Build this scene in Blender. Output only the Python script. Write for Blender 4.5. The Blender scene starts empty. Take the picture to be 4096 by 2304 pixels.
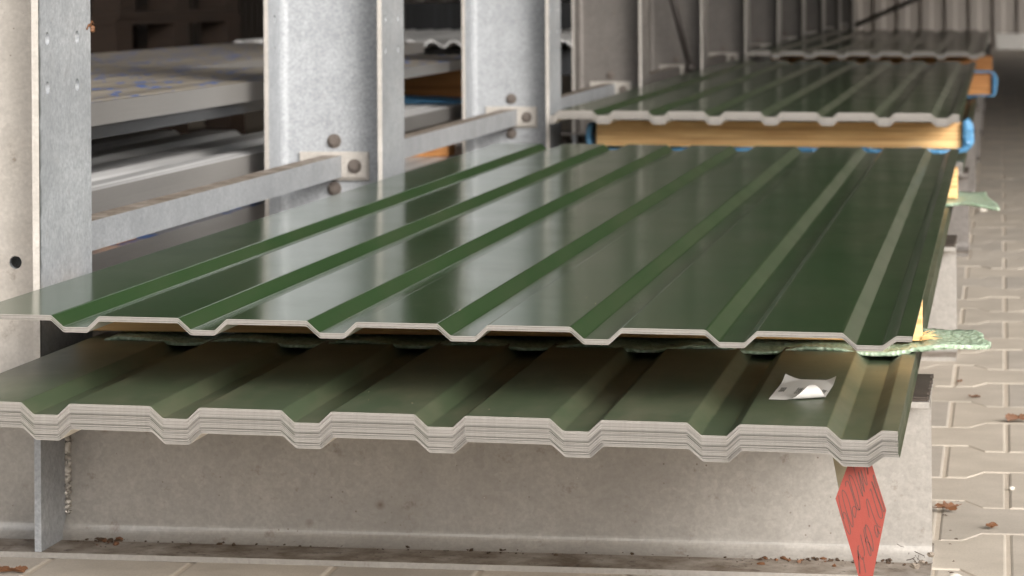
import bpy, bmesh, math, random
from mathutils import Vector, Matrix, noise
R = math.radians
sc = bpy.context.scene
col = sc.collection

# ------------------------------------------------------------------ camera
cam = bpy.data.cameras.new('camera')
camo = bpy.data.objects.new('camera', cam); col.objects.link(camo)
cam.lens = 101.07; cam.sensor_width = 36.0; cam.shift_y = -0.29565
cam.clip_start = 0.05; cam.clip_end = 400
camo.matrix_world = (Matrix.Translation((0.983, -2.888, 0.68)) @ Matrix.Rotation(math.atan(1955/11500), 4, 'Z')
                     @ Matrix.Rotation(R(90), 4, 'X') @ Matrix.Rotation(-0.0065, 4, 'Z'))
cam.dof.use_dof = True; cam.dof.focus_distance = 3.0; cam.dof.aperture_fstop = 15.0
sc.camera = camo

# ------------------------------------------------------------------ sky, sun, exposure
SUN_EL, SUN_AZ = R(25), R(36)          # azimuth measured from -Y (towards the camera side) to +X
w = bpy.data.worlds.new('World'); sc.world = w; w.use_nodes = True
nt = w.node_tree; nt.nodes.clear()
out = nt.nodes.new('ShaderNodeOutputWorld'); bg = nt.nodes.new('ShaderNodeBackground')
sky = nt.nodes.new('ShaderNodeTexSky'); sky.sky_type = 'NISHITA'; sky.sun_disc = False
sky.sun_elevation = SUN_EL; sky.dust_density = 4.0; sky.air_density = 1.0
hs = nt.nodes.new('ShaderNodeHueSaturation'); hs.inputs['Saturation'].default_value = 0.22
tint = nt.nodes.new('ShaderNodeMix'); tint.data_type = 'RGBA'; tint.blend_type = 'MULTIPLY'; tint.inputs[0].default_value = 1
tint.inputs[7].default_value = (1.0, 0.985, 0.965, 1)
nt.links.new(sky.outputs[0], hs.inputs['Color']); nt.links.new(hs.outputs[0], tint.inputs[6])
nt.links.new(tint.outputs[2], bg.inputs[0]); nt.links.new(bg.outputs[0], out.inputs[0])
bg.inputs[1].default_value = 0.15
sd = Vector((math.sin(SUN_AZ)*math.cos(SUN_EL), -math.cos(SUN_AZ)*math.cos(SUN_EL), math.sin(SUN_EL)))
sky.sun_rotation = math.atan2(sd.x, sd.y)
sl = bpy.data.lights.new('sun', 'SUN'); sl.energy = 1.15; sl.angle = R(22); sl.color = (1.0, 0.97, 0.93)
so = bpy.data.objects.new('sun', sl); col.objects.link(so)
so.rotation_euler = sd.to_track_quat('Z', 'Y').to_euler()
sc.view_settings.view_transform = 'Standard'; sc.view_settings.look = 'None'
sc.view_settings.exposure = 0.95; sc.view_settings.gamma = 1.0
sc.cycles.max_bounces = 8; sc.cycles.diffuse_bounces = 4; sc.cycles.glossy_bounces = 4

# ------------------------------------------------------------------ node materials
class N:
    def __init__(s, name):
        s.m = bpy.data.materials.new(name); s.m.use_nodes = True
        s.t = s.m.node_tree; s.b = s.t.nodes['Principled BSDF']; s.o = s.t.nodes['Material Output']
        s.tc = s.t.nodes.new('ShaderNodeTexCoord')
    def L(s, a, b): s.t.links.new(a, b)
    def coord(s, scale=(1, 1, 1), rot=(0, 0, 0)):
        mp = s.t.nodes.new('ShaderNodeMapping'); mp.inputs['Scale'].default_value = scale; mp.inputs['Rotation'].default_value = rot
        s.L(s.tc.outputs['Object'], mp.inputs[0]); return mp.outputs[0]
    def noise(s, scale, detail=3, rough=.55, vec=None, dist=0):
        n = s.t.nodes.new('ShaderNodeTexNoise'); n.inputs['Scale'].default_value = scale
        n.inputs['Detail'].default_value = detail; n.inputs['Roughness'].default_value = rough; n.inputs['Distortion'].default_value = dist
        s.L(vec or s.tc.outputs['Object'], n.inputs['Vector']); return n.outputs[0]
    def voro(s, scale, vec=None, feature='F1', out=0, rnd=1):
        n = s.t.nodes.new('ShaderNodeTexVoronoi'); n.feature = feature; n.inputs['Scale'].default_value = scale
        n.inputs['Randomness'].default_value = rnd
        s.L(vec or s.tc.outputs['Object'], n.inputs['Vector']); return n.outputs[out]
    def ramp(s, f, stops, interp='LINEAR'):
        r = s.t.nodes.new('ShaderNodeValToRGB'); r.color_ramp.interpolation = interp
        e = r.color_ramp.elements
        while len(e) < len(stops): e.new(.5)
        for x, (p, c) in zip(e, stops):
            x.position = p; x.color = (c, c, c, 1) if isinstance(c, (int, float)) else (*c, 1)
        s.L(f, r.inputs[0]); return r.outputs[0]
    def mix(s, a, b, f, mode='MIX'):
        m = s.t.nodes.new('ShaderNodeMix'); m.data_type = 'RGBA'; m.blend_type = mode
        for k, v in ((6, a), (7, b)):
            if isinstance(v, tuple): m.inputs[k].default_value = (*v, 1)
            else: s.L(v, m.inputs[k])
        if isinstance(f, (int, float)): m.inputs[0].default_value = f
        else: s.L(f, m.inputs[0])
        return m.outputs[2]
    def math(s, op, a, b=0.0):
        m = s.t.nodes.new('ShaderNodeMath'); m.operation = op
        for k, v in ((0, a), (1, b)):
            if isinstance(v, (int, float)): m.inputs[k].default_value = v
            else: s.L(v, m.inputs[k])
        return m.outputs[0]
    def axis(s, k):
        x = s.t.nodes.new('ShaderNodeSeparateXYZ'); s.L(s.tc.outputs['Object'], x.inputs[0]); return x.outputs[k]
    def bump(s, h, strength=.3, dist=.002, prev=None):
        b = s.t.nodes.new('ShaderNodeBump'); b.inputs['Strength'].default_value = strength; b.inputs['Distance'].default_value = dist
        s.L(h, b.inputs['Height'])
        if prev: s.L(prev, b.inputs['Normal'])
        s.L(b.outputs[0], s.b.inputs['Normal']); return b.outputs[0]
    def set(s, base=None, rough=None, metal=None, spec=None, **k):
        for key, v in (('Base Color', base), ('Roughness', rough), ('Metallic', metal), ('Specular IOR Level', spec)):
            if v is None: continue
            if isinstance(v, tuple): s.b.inputs[key].default_value = (*v, 1)
            elif isinstance(v, (int, float)): s.b.inputs[key].default_value = v
            else: s.L(v, s.b.inputs[key])
        for key, v in k.items(): s.b.inputs[key.replace('_', ' ')].default_value = v
        return s.m

def m_green(name, base, rough, dust, spec=.26):
    n = N(name)
    c = n.mix(base, tuple(x*1.25 for x in base), n.noise(3, 2))
    d = n.ramp(n.noise(9, 5, .7, n.coord((1, .25, 1))), [(.45, 0), (.75, dust)])
    c = n.mix(c, (.20, .17, .12), d)
    sp = n.ramp(n.voro(260), [(.0, 1), (.035, 0)])                       # fine pale grit lying on the paint
    gate = n.ramp(n.noise(14, 2), [(.5, 0), (.62, 1)])
    c = n.mix(c, (.62, .5, .36), n.math('MULTIPLY', n.math('MULTIPLY', sp, gate), .9))
    r = n.ramp(n.noise(5, 4), [(.3, rough*.85), (.7, rough*1.2)])
    n.bump(n.noise(900, 2), .04, .0004, n.bump(n.noise(2.2, 2, .4, n.coord((1.5, .3, 1))), .03, .003))
    return n.set(c, r, spec=spec)
M = {}
M['green'] = m_green('green_coating', (.027, .056, .021), .15, .14)
M['green_dusty'] = m_green('green_coating_dusty', (.048, .067, .036), .40, .55, .8)

def m_cut():
    n = N('cut_sheet_edge')
    v = n.noise(1, 3, .6, n.coord((220, 1, 30)))
    c = n.mix((.32, .295, .27), (.48, .45, .42), v)
    c = n.mix(c, (.30, .27, .23), n.ramp(n.noise(60, 3), [(.6, 0), (.8, .6)]))
    oi = n.t.nodes.new('ShaderNodeObjectInfo')                              # every sheet was cut and has weathered on its own
    c = n.mix(c, n.ramp(oi.outputs['Random'], [(0, .4), (.3, .85), (1, 1.0)]), 1.0, 'MULTIPLY')
    return n.set(c, .5, .25)
M['cut'] = m_cut()
def m_primer():
    n = N('beige_primer'); c = n.mix((.56, .52, .44), (.62, .58, .50), n.noise(8))
    return n.set(c, .45)
M['primer'] = m_primer()

def m_galv(name, a, b, dirt=.25, warm=(.16, .11, .07), scale=1.0, rough=.45, metal=.35):
    n = N(name)
    sp = n.noise(190*scale, 3, .65)
    c = n.mix(a, b, n.ramp(sp, [(.3, 0), (.7, 1)]))
    cell = n.voro(95*scale, None, 'F1', 1)
    c = n.mix(c, tuple(x*.72 for x in a), n.ramp(cell, [(.2, 0), (.9, .28)]))
    c = n.mix(c, tuple(x*.78 for x in a), n.ramp(n.noise(6*scale, 4, .6), [(.4, 0), (.75, .55)]))
    st = n.ramp(n.voro(26*scale), [(.0, 1), (.10, .35), (.19, 0)])
    g = n.ramp(n.noise(9*scale, 3), [(.52, 0), (.66, 1)])
    c = n.mix(c, warm, n.math('MULTIPLY', n.math('MULTIPLY', st, g), dirt*2.2))
    st2 = n.ramp(n.noise(30*scale, 6, .7), [(.60, 0), (.72, 1)])
    c = n.mix(c, warm, n.math('MULTIPLY', st2, dirt))
    if dirt > .25:
        sp2 = n.ramp(n.voro(75), [(.0, 1), (.06, .8), (.10, 0)]); g2 = n.ramp(n.noise(11, 3), [(.5, 0), (.6, .8)])
        c = n.mix(c, (.11, .07, .045), n.math('MULTIPLY', sp2, g2))
        sp3 = n.ramp(n.voro(52), [(.0, 1), (.035, .9), (.055, 0)]); g3 = n.ramp(n.noise(17, 2), [(.56, 0), (.62, .7)])
        c = n.mix(c, (.80, .77, .72), n.math('MULTIPLY', sp3, g3))
    r = n.ramp(n.noise(20*scale, 3), [(.3, rough*.8), (.7, rough*1.25)])
    n.bump(sp, .12, .0006, n.bump(n.noise(40, 3), .12, .002))
    return n.set(c, r, metal)
M['galv'] = m_galv('galvanised_steel', (.29, .305, .325), (.50, .515, .535), .12, metal=.12)
M['lit_edge'] = m_galv('galvanised_steel_lit_edge', (.50, .47, .43), (.64, .60, .56), .2)  # paler warm copy, highlight on the column flange tips put into the colour
M['galv_warm'] = m_galv('galvanised_steel_weathered', (.50, .465, .425), (.62, .58, .53), .60, rough=.38, metal=.35)
M['galv_beam'] = m_galv('galvanised_beam_weathered', (.395, .372, .345), (.50, .473, .44), .55, rough=.36, metal=.4)
M['galv_shaded'] = m_galv('galvanised_steel_shaded', (.165, .15, .138), (.245, .225, .21), .35, rough=.42, metal=.3)  # darker copy for the far steel, light falloff with depth put into the colour

def m_lichen():
    m = M['galv'].copy(); m.name = 'galvanised_steel_lichen_line'; t = m.node_tree; b = t.nodes['Principled BSDF']
    src = b.inputs['Base Color'].links[0].from_socket
    tc = t.nodes.new('ShaderNodeTexCoord'); sx = t.nodes.new('ShaderNodeSeparateXYZ'); t.links.new(tc.outputs['Object'], sx.inputs[0])
    nz_ = t.nodes.new('ShaderNodeTexNoise'); nz_.inputs['Scale'].default_value = 45; nz_.inputs['Detail'].default_value = 5; t.links.new(tc.outputs['Object'], nz_.inputs[0])
    a = t.nodes.new('ShaderNodeMath'); a.operation = 'MULTIPLY'; t.links.new(nz_.outputs[0], a.inputs[0]); a.inputs[1].default_value = .022
    c = t.nodes.new('ShaderNodeMath'); c.operation = 'SUBTRACT'; t.links.new(sx.outputs[1], c.inputs[0]); t.links.new(a.outputs[0], c.inputs[1])
    r_ = t.nodes.new('ShaderNodeValToRGB'); mp = t.nodes.new('ShaderNodeMapRange')
    mp.inputs[1].default_value = -.112; mp.inputs[2].default_value = -.094; t.links.new(c.outputs[0], mp.inputs[0]); t.links.new(mp.outputs[0], r_.inputs[0])
    e = r_.color_ramp.elements; e[0].position = .15; e[0].color = (.85, .85, .85, 1); e[1].position = .62; e[1].color = (0, 0, 0, 1)
    mx = t.nodes.new('ShaderNodeMix'); mx.data_type = 'RGBA'; t.links.new(r_.outputs[0], mx.inputs[0]); t.links.new(src, mx.inputs[6]); mx.inputs[7].default_value = (.06, .065, .055, 1)
    t.links.new(mx.outputs[2], b.inputs['Base Color']); return m
M['galv_lichen'] = m_lichen()
def m_flange_dirty():
    n = N('dirty_flange')
    d = n.ramp(n.noise(18, 6, .7), [(.35, 0), (.62, 1)])
    c = n.mix((.34, .30, .26), (.13, .095, .065), d)
    c = n.mix(c, (.05, .035, .025), n.ramp(n.noise(70, 4, .7), [(.58, 0), (.68, .8)]))
    n.bump(n.noise(120, 4), .5, .002)
    return n.set(c, .8)
M['dirty'] = m_flange_dirty()

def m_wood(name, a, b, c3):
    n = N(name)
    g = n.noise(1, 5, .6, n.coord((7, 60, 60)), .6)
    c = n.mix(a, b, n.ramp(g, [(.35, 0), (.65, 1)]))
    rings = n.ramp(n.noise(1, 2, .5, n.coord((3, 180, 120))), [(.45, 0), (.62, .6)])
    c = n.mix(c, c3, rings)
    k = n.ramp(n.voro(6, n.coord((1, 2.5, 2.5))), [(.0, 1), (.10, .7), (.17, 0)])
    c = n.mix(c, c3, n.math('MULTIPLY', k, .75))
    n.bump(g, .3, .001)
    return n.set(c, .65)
M['wood'] = m_wood('pine_wood', (.90, .60, .28), (.80, .48, .20), (.48, .23, .08))
M['wood_orange'] = m_wood('orange_wood', (.60, .28, .09), (.46, .20, .06), (.28, .10, .03))
M['wood_brown'] = m_wood('brown_wood', (.20, .085, .025), (.15, .06, .02), (.1, .04, .015))
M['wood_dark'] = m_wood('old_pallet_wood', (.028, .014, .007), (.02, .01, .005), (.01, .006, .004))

def m_foam(name, a, b, tr):
    n = N(name)
    v = n.voro(170, None, 'F1')
    c = n.mix(a, b, n.ramp(v, [(.1, 0), (.6, 1)]))
    n.bump(v, .9, .003)
    m = n.set(c, .3, spec=.5)
    n.b.inputs['Subsurface Weight'].default_value = tr; n.b.inputs['Subsurface Radius'].default_value = (.01, .012, .01)
    n.b.inputs['Subsurface Scale'].default_value = .6
    return m
M['foam_green'] = m_foam('green_foam', (.58, .68, .53), (.36, .47, .34), .3)
M['foam_blue'] = m_foam('blue_foam', (.15, .37, .60), (.08, .25, .46), .2)

def m_rubber():
    n = N('ribbed_rubber')
    y = n.math('MULTIPLY', n.axis(1), 2*math.pi/.0062)
    rib = n.math('SINE', y)
    c = n.mix((.030, .022, .017), (.085, .065, .05), n.noise(50, 4))
    c = n.mix(c, (.5, .42, .36), n.ramp(n.voro(160), [(.0, .8), (.05, 0)]))
    n.bump(rib, .8, .0012)
    return n.set(c, .75)
M['rubber'] = m_rubber()

def m_plain(name, c, rough=.6, metal=0.0, var=.25, sc_=30):
    n = N(name); cc = n.mix(tuple(x*(1-var) for x in c), c, n.noise(sc_, 4)); n.bump(n.noise(sc_*5, 3), .15, .001)
    return n.set(cc, rough, metal)
M['bolt'] = m_plain('bolt_steel', (.20, .17, .15), .5, .5)
M['paper'] = m_plain('paper', (.82, .79, .76), .6, 0, .06)
M['ink'] = m_plain('black_ink', (.02, .02, .022), .6)
M['marker'] = m_plain('dark_marker', (.12, .055, .045), .6)
M['red_card'] = m_plain('red_paint', (.29, .053, .038), .45, 0, .14, 90)
M['beige_card'] = m_plain('beige_card', (.38, .33, .23), .6, 0, .12, 40)
M['steel_white'] = m_plain('white_kerb', (.78, .76, .73), .6)
M['soil'] = m_plain('soil', (.085, .05, .028), .9, 0, .6, 200)
M['leaf'] = m_plain('dry_leaf', (.20, .085, .035), .6, 0, .55, 90)
M['leaf_pale'] = m_plain('pale_chip', (.66, .62, .55), .7, 0, .1)
M['sawdust'] = m_plain('sawdust', (.36, .29, .20), .9)
M['web'] = m_plain('cobweb_dirt', (.30, .25, .20), .8, 0, .5, 200)
M['twig'] = m_plain('dark_twig', (.05, .035, .025), .8)
M['steel_dark'] = m_plain('dark_steel', (.07, .06, .055), .5, .3)

def m_film(name, base, marks):
    n = N(name)
    c = n.mix(tuple(x*1.25 for x in base), tuple(x*.62 for x in base), n.ramp(n.noise(1, 3, .5, n.coord((70, .8, 1))), [(.35, 0), (.65, 1)]))
    if marks:
        p = n.ramp(n.noise(1, 2, .7, n.coord((20, 9, 8))), [(.58, 0), (.60, .9)])
        c = n.mix(c, (.03, .10, .32), p)
    m = n.set(c, .35); n.b.inputs['Coat Weight'].default_value = 0
    return m
M['film'] = m_film('printed_protective_film', (.26, .23, .19), True)
M['film_grey'] = m_film('grey_protective_film', (.24, .24, .26), True)
M['film_side'] = m_film('stacked_sheet_side', (.25, .24, .23), False)
M['grey_sheet'] = m_film('light_grey_coating', (.80, .80, .80), False)
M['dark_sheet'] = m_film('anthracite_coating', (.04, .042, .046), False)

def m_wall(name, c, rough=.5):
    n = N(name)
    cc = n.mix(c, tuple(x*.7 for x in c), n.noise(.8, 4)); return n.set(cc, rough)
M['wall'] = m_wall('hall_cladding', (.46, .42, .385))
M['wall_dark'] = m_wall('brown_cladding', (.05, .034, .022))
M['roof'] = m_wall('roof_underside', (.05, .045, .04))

def m_paver(ground):
    n = N('concrete_paver' if not ground else 'jointing_sand')
    if ground:
        c = n.mix((.46, .39, .31), (.60, .52, .43), n.noise(60, 5, .7))
        n.bump(n.noise(200, 4), .5, .002)
        return n.set(c, .9)
    big = n.noise(9, 4, .6); fine = n.noise(350, 3, .7)
    c = n.mix((.42, .375, .32), (.54, .485, .42), n.ramp(big, [(.3, 0), (.7, 1)]))
    c = n.mix(c, (.30, .265, .225), n.ramp(fine, [(.5, 0), (.75, .6)]))
    at = n.t.nodes.new('ShaderNodeAttribute'); at.attribute_name = 'tone'
    c = n.mix(c, (.72, .70, .68), 1.0, 'MULTIPLY') if False else c
    c2 = n.mix((.87, .87, .88), (1.05, 1.03, 1.0), at.outputs['Fac']); c = n.mix(c, c2, 1.0, 'MULTIPLY')
    at2 = n.t.nodes.new('ShaderNodeAttribute'); at2.attribute_name = 'edge'
    c = n.mix(c, (.58, .52, .44), n.math('MULTIPLY', at2.outputs['Fac'], .55))     # paler towards the chamfers
    n.bump(fine, .35, .0012)
    return n.set(c, .85)
M['paver'] = m_paver(False); M['sand'] = m_paver(True)

# ------------------------------------------------------------------ mesh helpers
def tag(o, label=None, cat=None, group=None, kind=None):
    if label: o['label'] = label
    if cat: o['category'] = cat
    if group: o['group'] = group
    if kind: o['kind'] = kind
    return o
def empty(name, loc, label, cat, group=None, rz=0):
    o = bpy.data.objects.new(name, None); o.empty_display_size = .1; col.objects.link(o)
    o.location = loc; o.rotation_euler = (0, 0, rz); return tag(o, label, cat, group)
def link(name, me, parent=None, loc=(0, 0, 0), rot=(0, 0, 0)):
    o = bpy.data.objects.new(name, me); col.objects.link(o); o.location = loc; o.rotation_euler = rot
    if parent: o.parent = parent
    return o
def to_mesh(bm, name, mats, smooth=False):
    me = bpy.data.meshes.new(name); bmesh.ops.recalc_face_normals(bm, faces=bm.faces[:]) ; bm.to_mesh(me); bm.free()
    for m in (mats if isinstance(mats, (list, tuple)) else [mats]): me.materials.append(m)
    if smooth:
        for p in me.polygons: p.use_smooth = True
    return me
def box(bm, x0, x1, y0, y1, z0, z1, mi=0, bev=0):
    r = bmesh.ops.create_cube(bm, size=1)
    vs = r['verts']
    for v in vs: v.co = Vector((x0+(v.co.x+.5)*(x1-x0), y0+(v.co.y+.5)*(y1-y0), z0+(v.co.z+.5)*(z1-z0)))
    fs = {f for v in vs for f in v.link_faces}
    for f in fs: f.material_index = mi
    if bev:
        es = {e for v in vs for e in v.link_edges}
        bmesh.ops.bevel(bm, geom=list(es), offset=bev, segments=2, affect='EDGES', profile=.5)
    return bm
def prism(bm, pts, axis, a, b, mi=0):
    """extrude a closed 2D outline along an axis: 'X' pts=(y,z), 'Y' pts=(x,z), 'Z' pts=(x,y)"""
    f = {'X': lambda p, t: (t, p[0], p[1]), 'Y': lambda p, t: (p[0], t, p[1]), 'Z': lambda p, t: (p[0], p[1], t)}[axis]
    va = [bm.verts.new(f(p, a)) for p in pts]; vb = [bm.verts.new(f(p, b)) for p in pts]
    n = len(pts); fs = []
    for i in range(n): fs.append(bm.faces.new((va[i], va[(i+1) % n], vb[(i+1) % n], vb[i])))
    for lst in (va[::-1], vb):
        fs += [bm.faces.new(lst)]
    for q in fs: q.material_index = mi
    return bm
def tube(bm, pts, r, n=8, mi=0):
    pts = [Vector(p) for p in pts]; rings = []
    for i, p in enumerate(pts):
        d = (pts[min(i+1, len(pts)-1)]-pts[max(i-1, 0)]).normalized()
        a = d.cross(Vector((0, 0, 1)));  a = a if a.length > .01 else d.cross(Vector((1, 0, 0)))
        a.normalize(); b = d.cross(a)
        rr = r[i] if isinstance(r, (list, tuple)) else r
        rings.append([bm.verts.new(p+(a*math.cos(t)+b*math.sin(t))*rr) for t in (2*math.pi*k/n for k in range(n))])
    for i in range(len(rings)-1):
        for k in range(n):
            bm.faces.new((rings[i][k], rings[i][(k+1) % n], rings[i+1][(k+1) % n], rings[i+1][k])).material_index = mi
    bm.faces.new(rings[0][::-1]); bm.faces.new(rings[-1])
    return bm
def fillet(corner, d1, d2, r, n=10):
    """points of a concave arc from corner+d1*r to corner+d2*r"""
    c = (corner[0]+(d1[0]+d2[0])*r, corner[1]+(d1[1]+d2[1])*r); o = []
    for i in range(n+1):
        t = i/n*math.pi/2
        o.append((c[0]-d2[0]*r*math.cos(t)-d1[0]*r*math.sin(t), c[1]-d2[1]*r*math.cos(t)-d1[1]*r*math.sin(t)))
    return o
def h_section(b, h, tw, tf, r):
    """outline with flanges of width b (first coordinate, centred) at both ends of the height 0..h (second)"""
    p = [(-b/2, 0), (b/2, 0), (b/2, tf)]
    p += fillet((tw/2, tf), (1, 0), (0, 1), r)
    p += fillet((tw/2, h-tf), (0, -1), (1, 0), r)
    p += [(b/2, h-tf), (b/2, h), (-b/2, h), (-b/2, h-tf)]
    p += fillet((-tw/2, h-tf), (-1, 0), (0, -1), r)
    p += fillet((-tw/2, tf), (0, 1), (-1, 0), r)
    p += [(-b/2, tf)]
    return p
def cut(o, cutters):
    """drill cylinders (centre, axis, radius, depth) through a mesh object"""
    bm = bmesh.new()
    for c, ax, r, d in cutters:
        m = Matrix.Translation(c) @ (Matrix.Rotation(R(90), 4, 'Y') if ax == 'X' else Matrix.Rotation(R(90), 4, 'X'))
        bmesh.ops.create_cone(bm, cap_ends=True, segments=28, radius1=r, radius2=r, depth=d, matrix=m)
    me = bpy.data.meshes.new('drill'); bm.to_mesh(me); bm.free(); c = bpy.data.objects.new('drill', me); col.objects.link(c)
    c.parent = o.parent; c.location = o.location
    md = o.modifiers.new('holes', 'BOOLEAN'); md.operation = 'DIFFERENCE'; md.object = c; md.solver = 'EXACT'
    bpy.context.view_layer.update()
    new = bpy.data.meshes.new_from_object(o.evaluated_get(bpy.context.evaluated_depsgraph_get()))
    o.modifiers.clear(); o.data = new; bpy.data.objects.remove(c)

# ------------------------------------------------------------------ setting: ground and paving
bm = bmesh.new()
g = [(-80, -80), (80, -80), (80, 120), (-80, 120)]
bm.faces.new([bm.verts.new((x, y, -.0016)) for x, y in g])
tag(link('ground', to_mesh(bm, 'ground', M['sand'])), kind='structure')

def paving():
    rnd = random.Random(5)
    W, P, a, gap, ch = .173, .225, .0245, .0014, .0045
    def outline(x0, y0, y1, ins):
        q1, q2 = W/4-.012, W/4+.012
        lo = [(0, -a), (q1, -a), (q2, a), (W-q2, a), (W-q1, -a), (W, -a)]
        hi = [(W, a), (W-q1, a), (W-q2, -a), (q2, -a), (q1, a), (0, a)]
        pts = [[x0+x, y0+y] for x, y in lo]+[[x0+x, y1+y] for x, y in hi]
        pts[0][0] += ins; pts[5][0] -= ins; pts[6][0] -= ins; pts[11][0] += ins
        for i in range(6): pts[i][1] += ins
        for i in range(6, 12): pts[i][1] -= ins
        return pts
    V, F, tone, edge, colv = [], [], [], [], []
    for k in range(-8, 118):
        y0, y1 = .456+.225*k, .456+.225*(k+1)
        xs = .901 if k % 2 else .9875
        n0, n1 = (-14, 22) if y0 < 12 else (-2, 12)
        for i in range(n0, n1):
            x0 = xs+i*W; t = rnd.random(); dz = rnd.uniform(-.0003, .0003)
            sx, sy = rnd.uniform(-.0003, .0003), rnd.uniform(-.0003, .0003)
            base = len(V); o1 = outline(x0, y0, y1, gap); o2 = outline(x0, y0, y1, gap+.5*ch); o3 = outline(x0, y0, y1, gap+ch)
            for lst, z, e in ((o1, -.009, 1), (o1, -.0024, 1), (o2, -.0008, .6), (o3, 0, 0)):
                for p in lst: V.append((p[0], p[1], z+dz+sx*(p[0]-x0)/W*2+sy)); tone.append(t); edge.append(e)
            for L in range(3):
                for j in range(12):
                    b0 = base+L*12
                    F.append((b0+j, b0+(j+1) % 12, b0+12+(j+1) % 12, b0+12+j))
            F.append(tuple(base+36+j for j in range(12)))
    me = bpy.data.meshes.new('pavement'); me.from_pydata(V, [], F); me.update()
    for nm, dat in (('tone', tone), ('edge', edge)):
        at = me.attributes.new(nm, 'FLOAT', 'POINT'); at.data.foreach_set('value', dat)
    me.materials.append(M['paver'])
    tag(link('pavement', me), kind='structure')
paving()

# ------------------------------------------------------------------ hall round the rack
def clad(bm, p0, p1, z0, z1, pitch=.243, depth=.04, nrm=(0, -1)):
    """trapezoid cladding between two plan points"""
    d = Vector((p1[0]-p0[0], p1[1]-p0[1])); L = d.length; d.normalize(); n = Vector(nrm)
    prof = [(0, 0), (.10, 0), (.125, depth), (.205, depth), (.23, 0)]
    pts = []; s = 0
    while s < L:
        for u, h in prof:
            if s+u <= L: pts.append((s+u, h))
        s += pitch
    vs = []
    for u, h in pts:
        q = Vector(p0)+d*u+n*h
        vs.append((bm.verts.new((q.x, q.y, z0)), bm.verts.new((q.x, q.y, z1))))
    for i in range(len(vs)-1): bm.faces.new((vs[i][0], vs[i+1][0], vs[i+1][1], vs[i][1]))
hall = empty('warehouse_hall', (0, 27, 0), 'open fronted metal hall with ribbed cladding behind and above the rack', 'hall')
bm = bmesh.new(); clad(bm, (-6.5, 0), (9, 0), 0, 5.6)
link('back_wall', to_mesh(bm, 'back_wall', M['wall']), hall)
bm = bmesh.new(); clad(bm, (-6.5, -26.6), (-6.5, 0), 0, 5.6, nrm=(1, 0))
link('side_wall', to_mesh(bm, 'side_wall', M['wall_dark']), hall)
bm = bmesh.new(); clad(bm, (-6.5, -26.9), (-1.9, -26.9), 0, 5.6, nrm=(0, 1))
link('added_front_wall', to_mesh(bm, 'added_front_wall', M['wall_dark']), hall)  # unseen wall, added to keep daylight off the left bays
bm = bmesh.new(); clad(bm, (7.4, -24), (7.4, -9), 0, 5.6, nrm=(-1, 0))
link('side_wall', to_mesh(bm, 'side_wall', M['wall_dark']), hall)  # unseen right wall, added to cut side light into the hall
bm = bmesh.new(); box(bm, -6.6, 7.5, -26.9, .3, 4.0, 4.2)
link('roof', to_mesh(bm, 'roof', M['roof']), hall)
bm = bmesh.new(); box(bm, .932, 8.6, -1.15, -.95, .012, .17, bev=.01)
link('plinth', to_mesh(bm, 'plinth', M['steel_white']), hall)

# unseen trees added behind and beside the viewpoint to block low sky light
def added_trees():
    rnd = random.Random(77); bm = bmesh.new()
    for k in range(150):
        t = R(-115+205*k/149); rad = 24+rnd.uniform(-2, 2)      # measured from -Y towards +X
        x, y = 1+rad*math.sin(t), -3-rad*math.cos(t)
        h = rnd.uniform(2.6, 4.4)
        m = Matrix.Translation((x, y, h*.45)) @ Matrix.Diagonal((rnd.uniform(1.0, 1.7), rnd.uniform(1.0, 1.7), h*.55, 1))
        v = bmesh.ops.create_icosphere(bm, subdivisions=3, radius=1, matrix=m)['verts']
        for q in v: q.co += Vector((noise.noise(q.co*1.7), noise.noise(q.co*1.7+Vector((9, 0, 0))), noise.noise(q.co*1.7+Vector((0, 9, 0)))))*.55
    n = N('added_foliage'); c = n.mix((.035, .05, .02), (.09, .085, .04), n.noise(3, 4)); n.bump(n.noise(8, 4), 1, .2)
    o = link('added_trees', to_mesh(bm, 'added_trees', n.set(c, .9))); o['kind'] = 'stuff'; o['label'] = 'unseen row of trees added to block low sky light'; o['category'] = 'trees'
added_trees()

# ------------------------------------------------------------------ cantilever rack
rack = empty('cantilever_rack', (-.26, 0, 0), 'galvanised steel storage rack of H columns and foot beams carrying the green sheets', 'rack')
POSTS = [.40, 2.33, 4.33, 6.24, 8.15, 10.08, 12.0, 13.9, 15.8, 17.7, 19.6]
COLX0, COLX1 = -.375, -.150
BH, BB = .2047, .2
csec = [(p[1]+COLX0, p[0]) for p in h_section(.2, COLX1-COLX0, .008, .0085, .016)]
bsec = h_section(BB, BH, .007, .0068, .019)
def hexbolt(x, y, z, s=.011, h=.008):
    bm = bmesh.new()
    m = Matrix.Translation((x, y, z)) @ Matrix.Rotation(R(90), 4, 'X')
    bmesh.ops.create_cone(bm, cap_ends=True, segments=20, radius1=s*1.25, radius2=s*1.25, depth=.002, matrix=Matrix.Translation((0, .003, 0)) @ m)
    bmesh.ops.create_cone(bm, cap_ends=True, segments=6, radius1=s, radius2=s*.92, depth=h, matrix=Matrix.Translation((0, -.002, 0)) @ m)
    bmesh.ops.create_cone(bm, cap_ends=True, segments=12, radius1=s*.5, radius2=s*.5, depth=.006, matrix=Matrix.Translation((0, -.008, 0)) @ m)
    return to_mesh(bm, 'bolt', M['bolt'])
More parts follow.
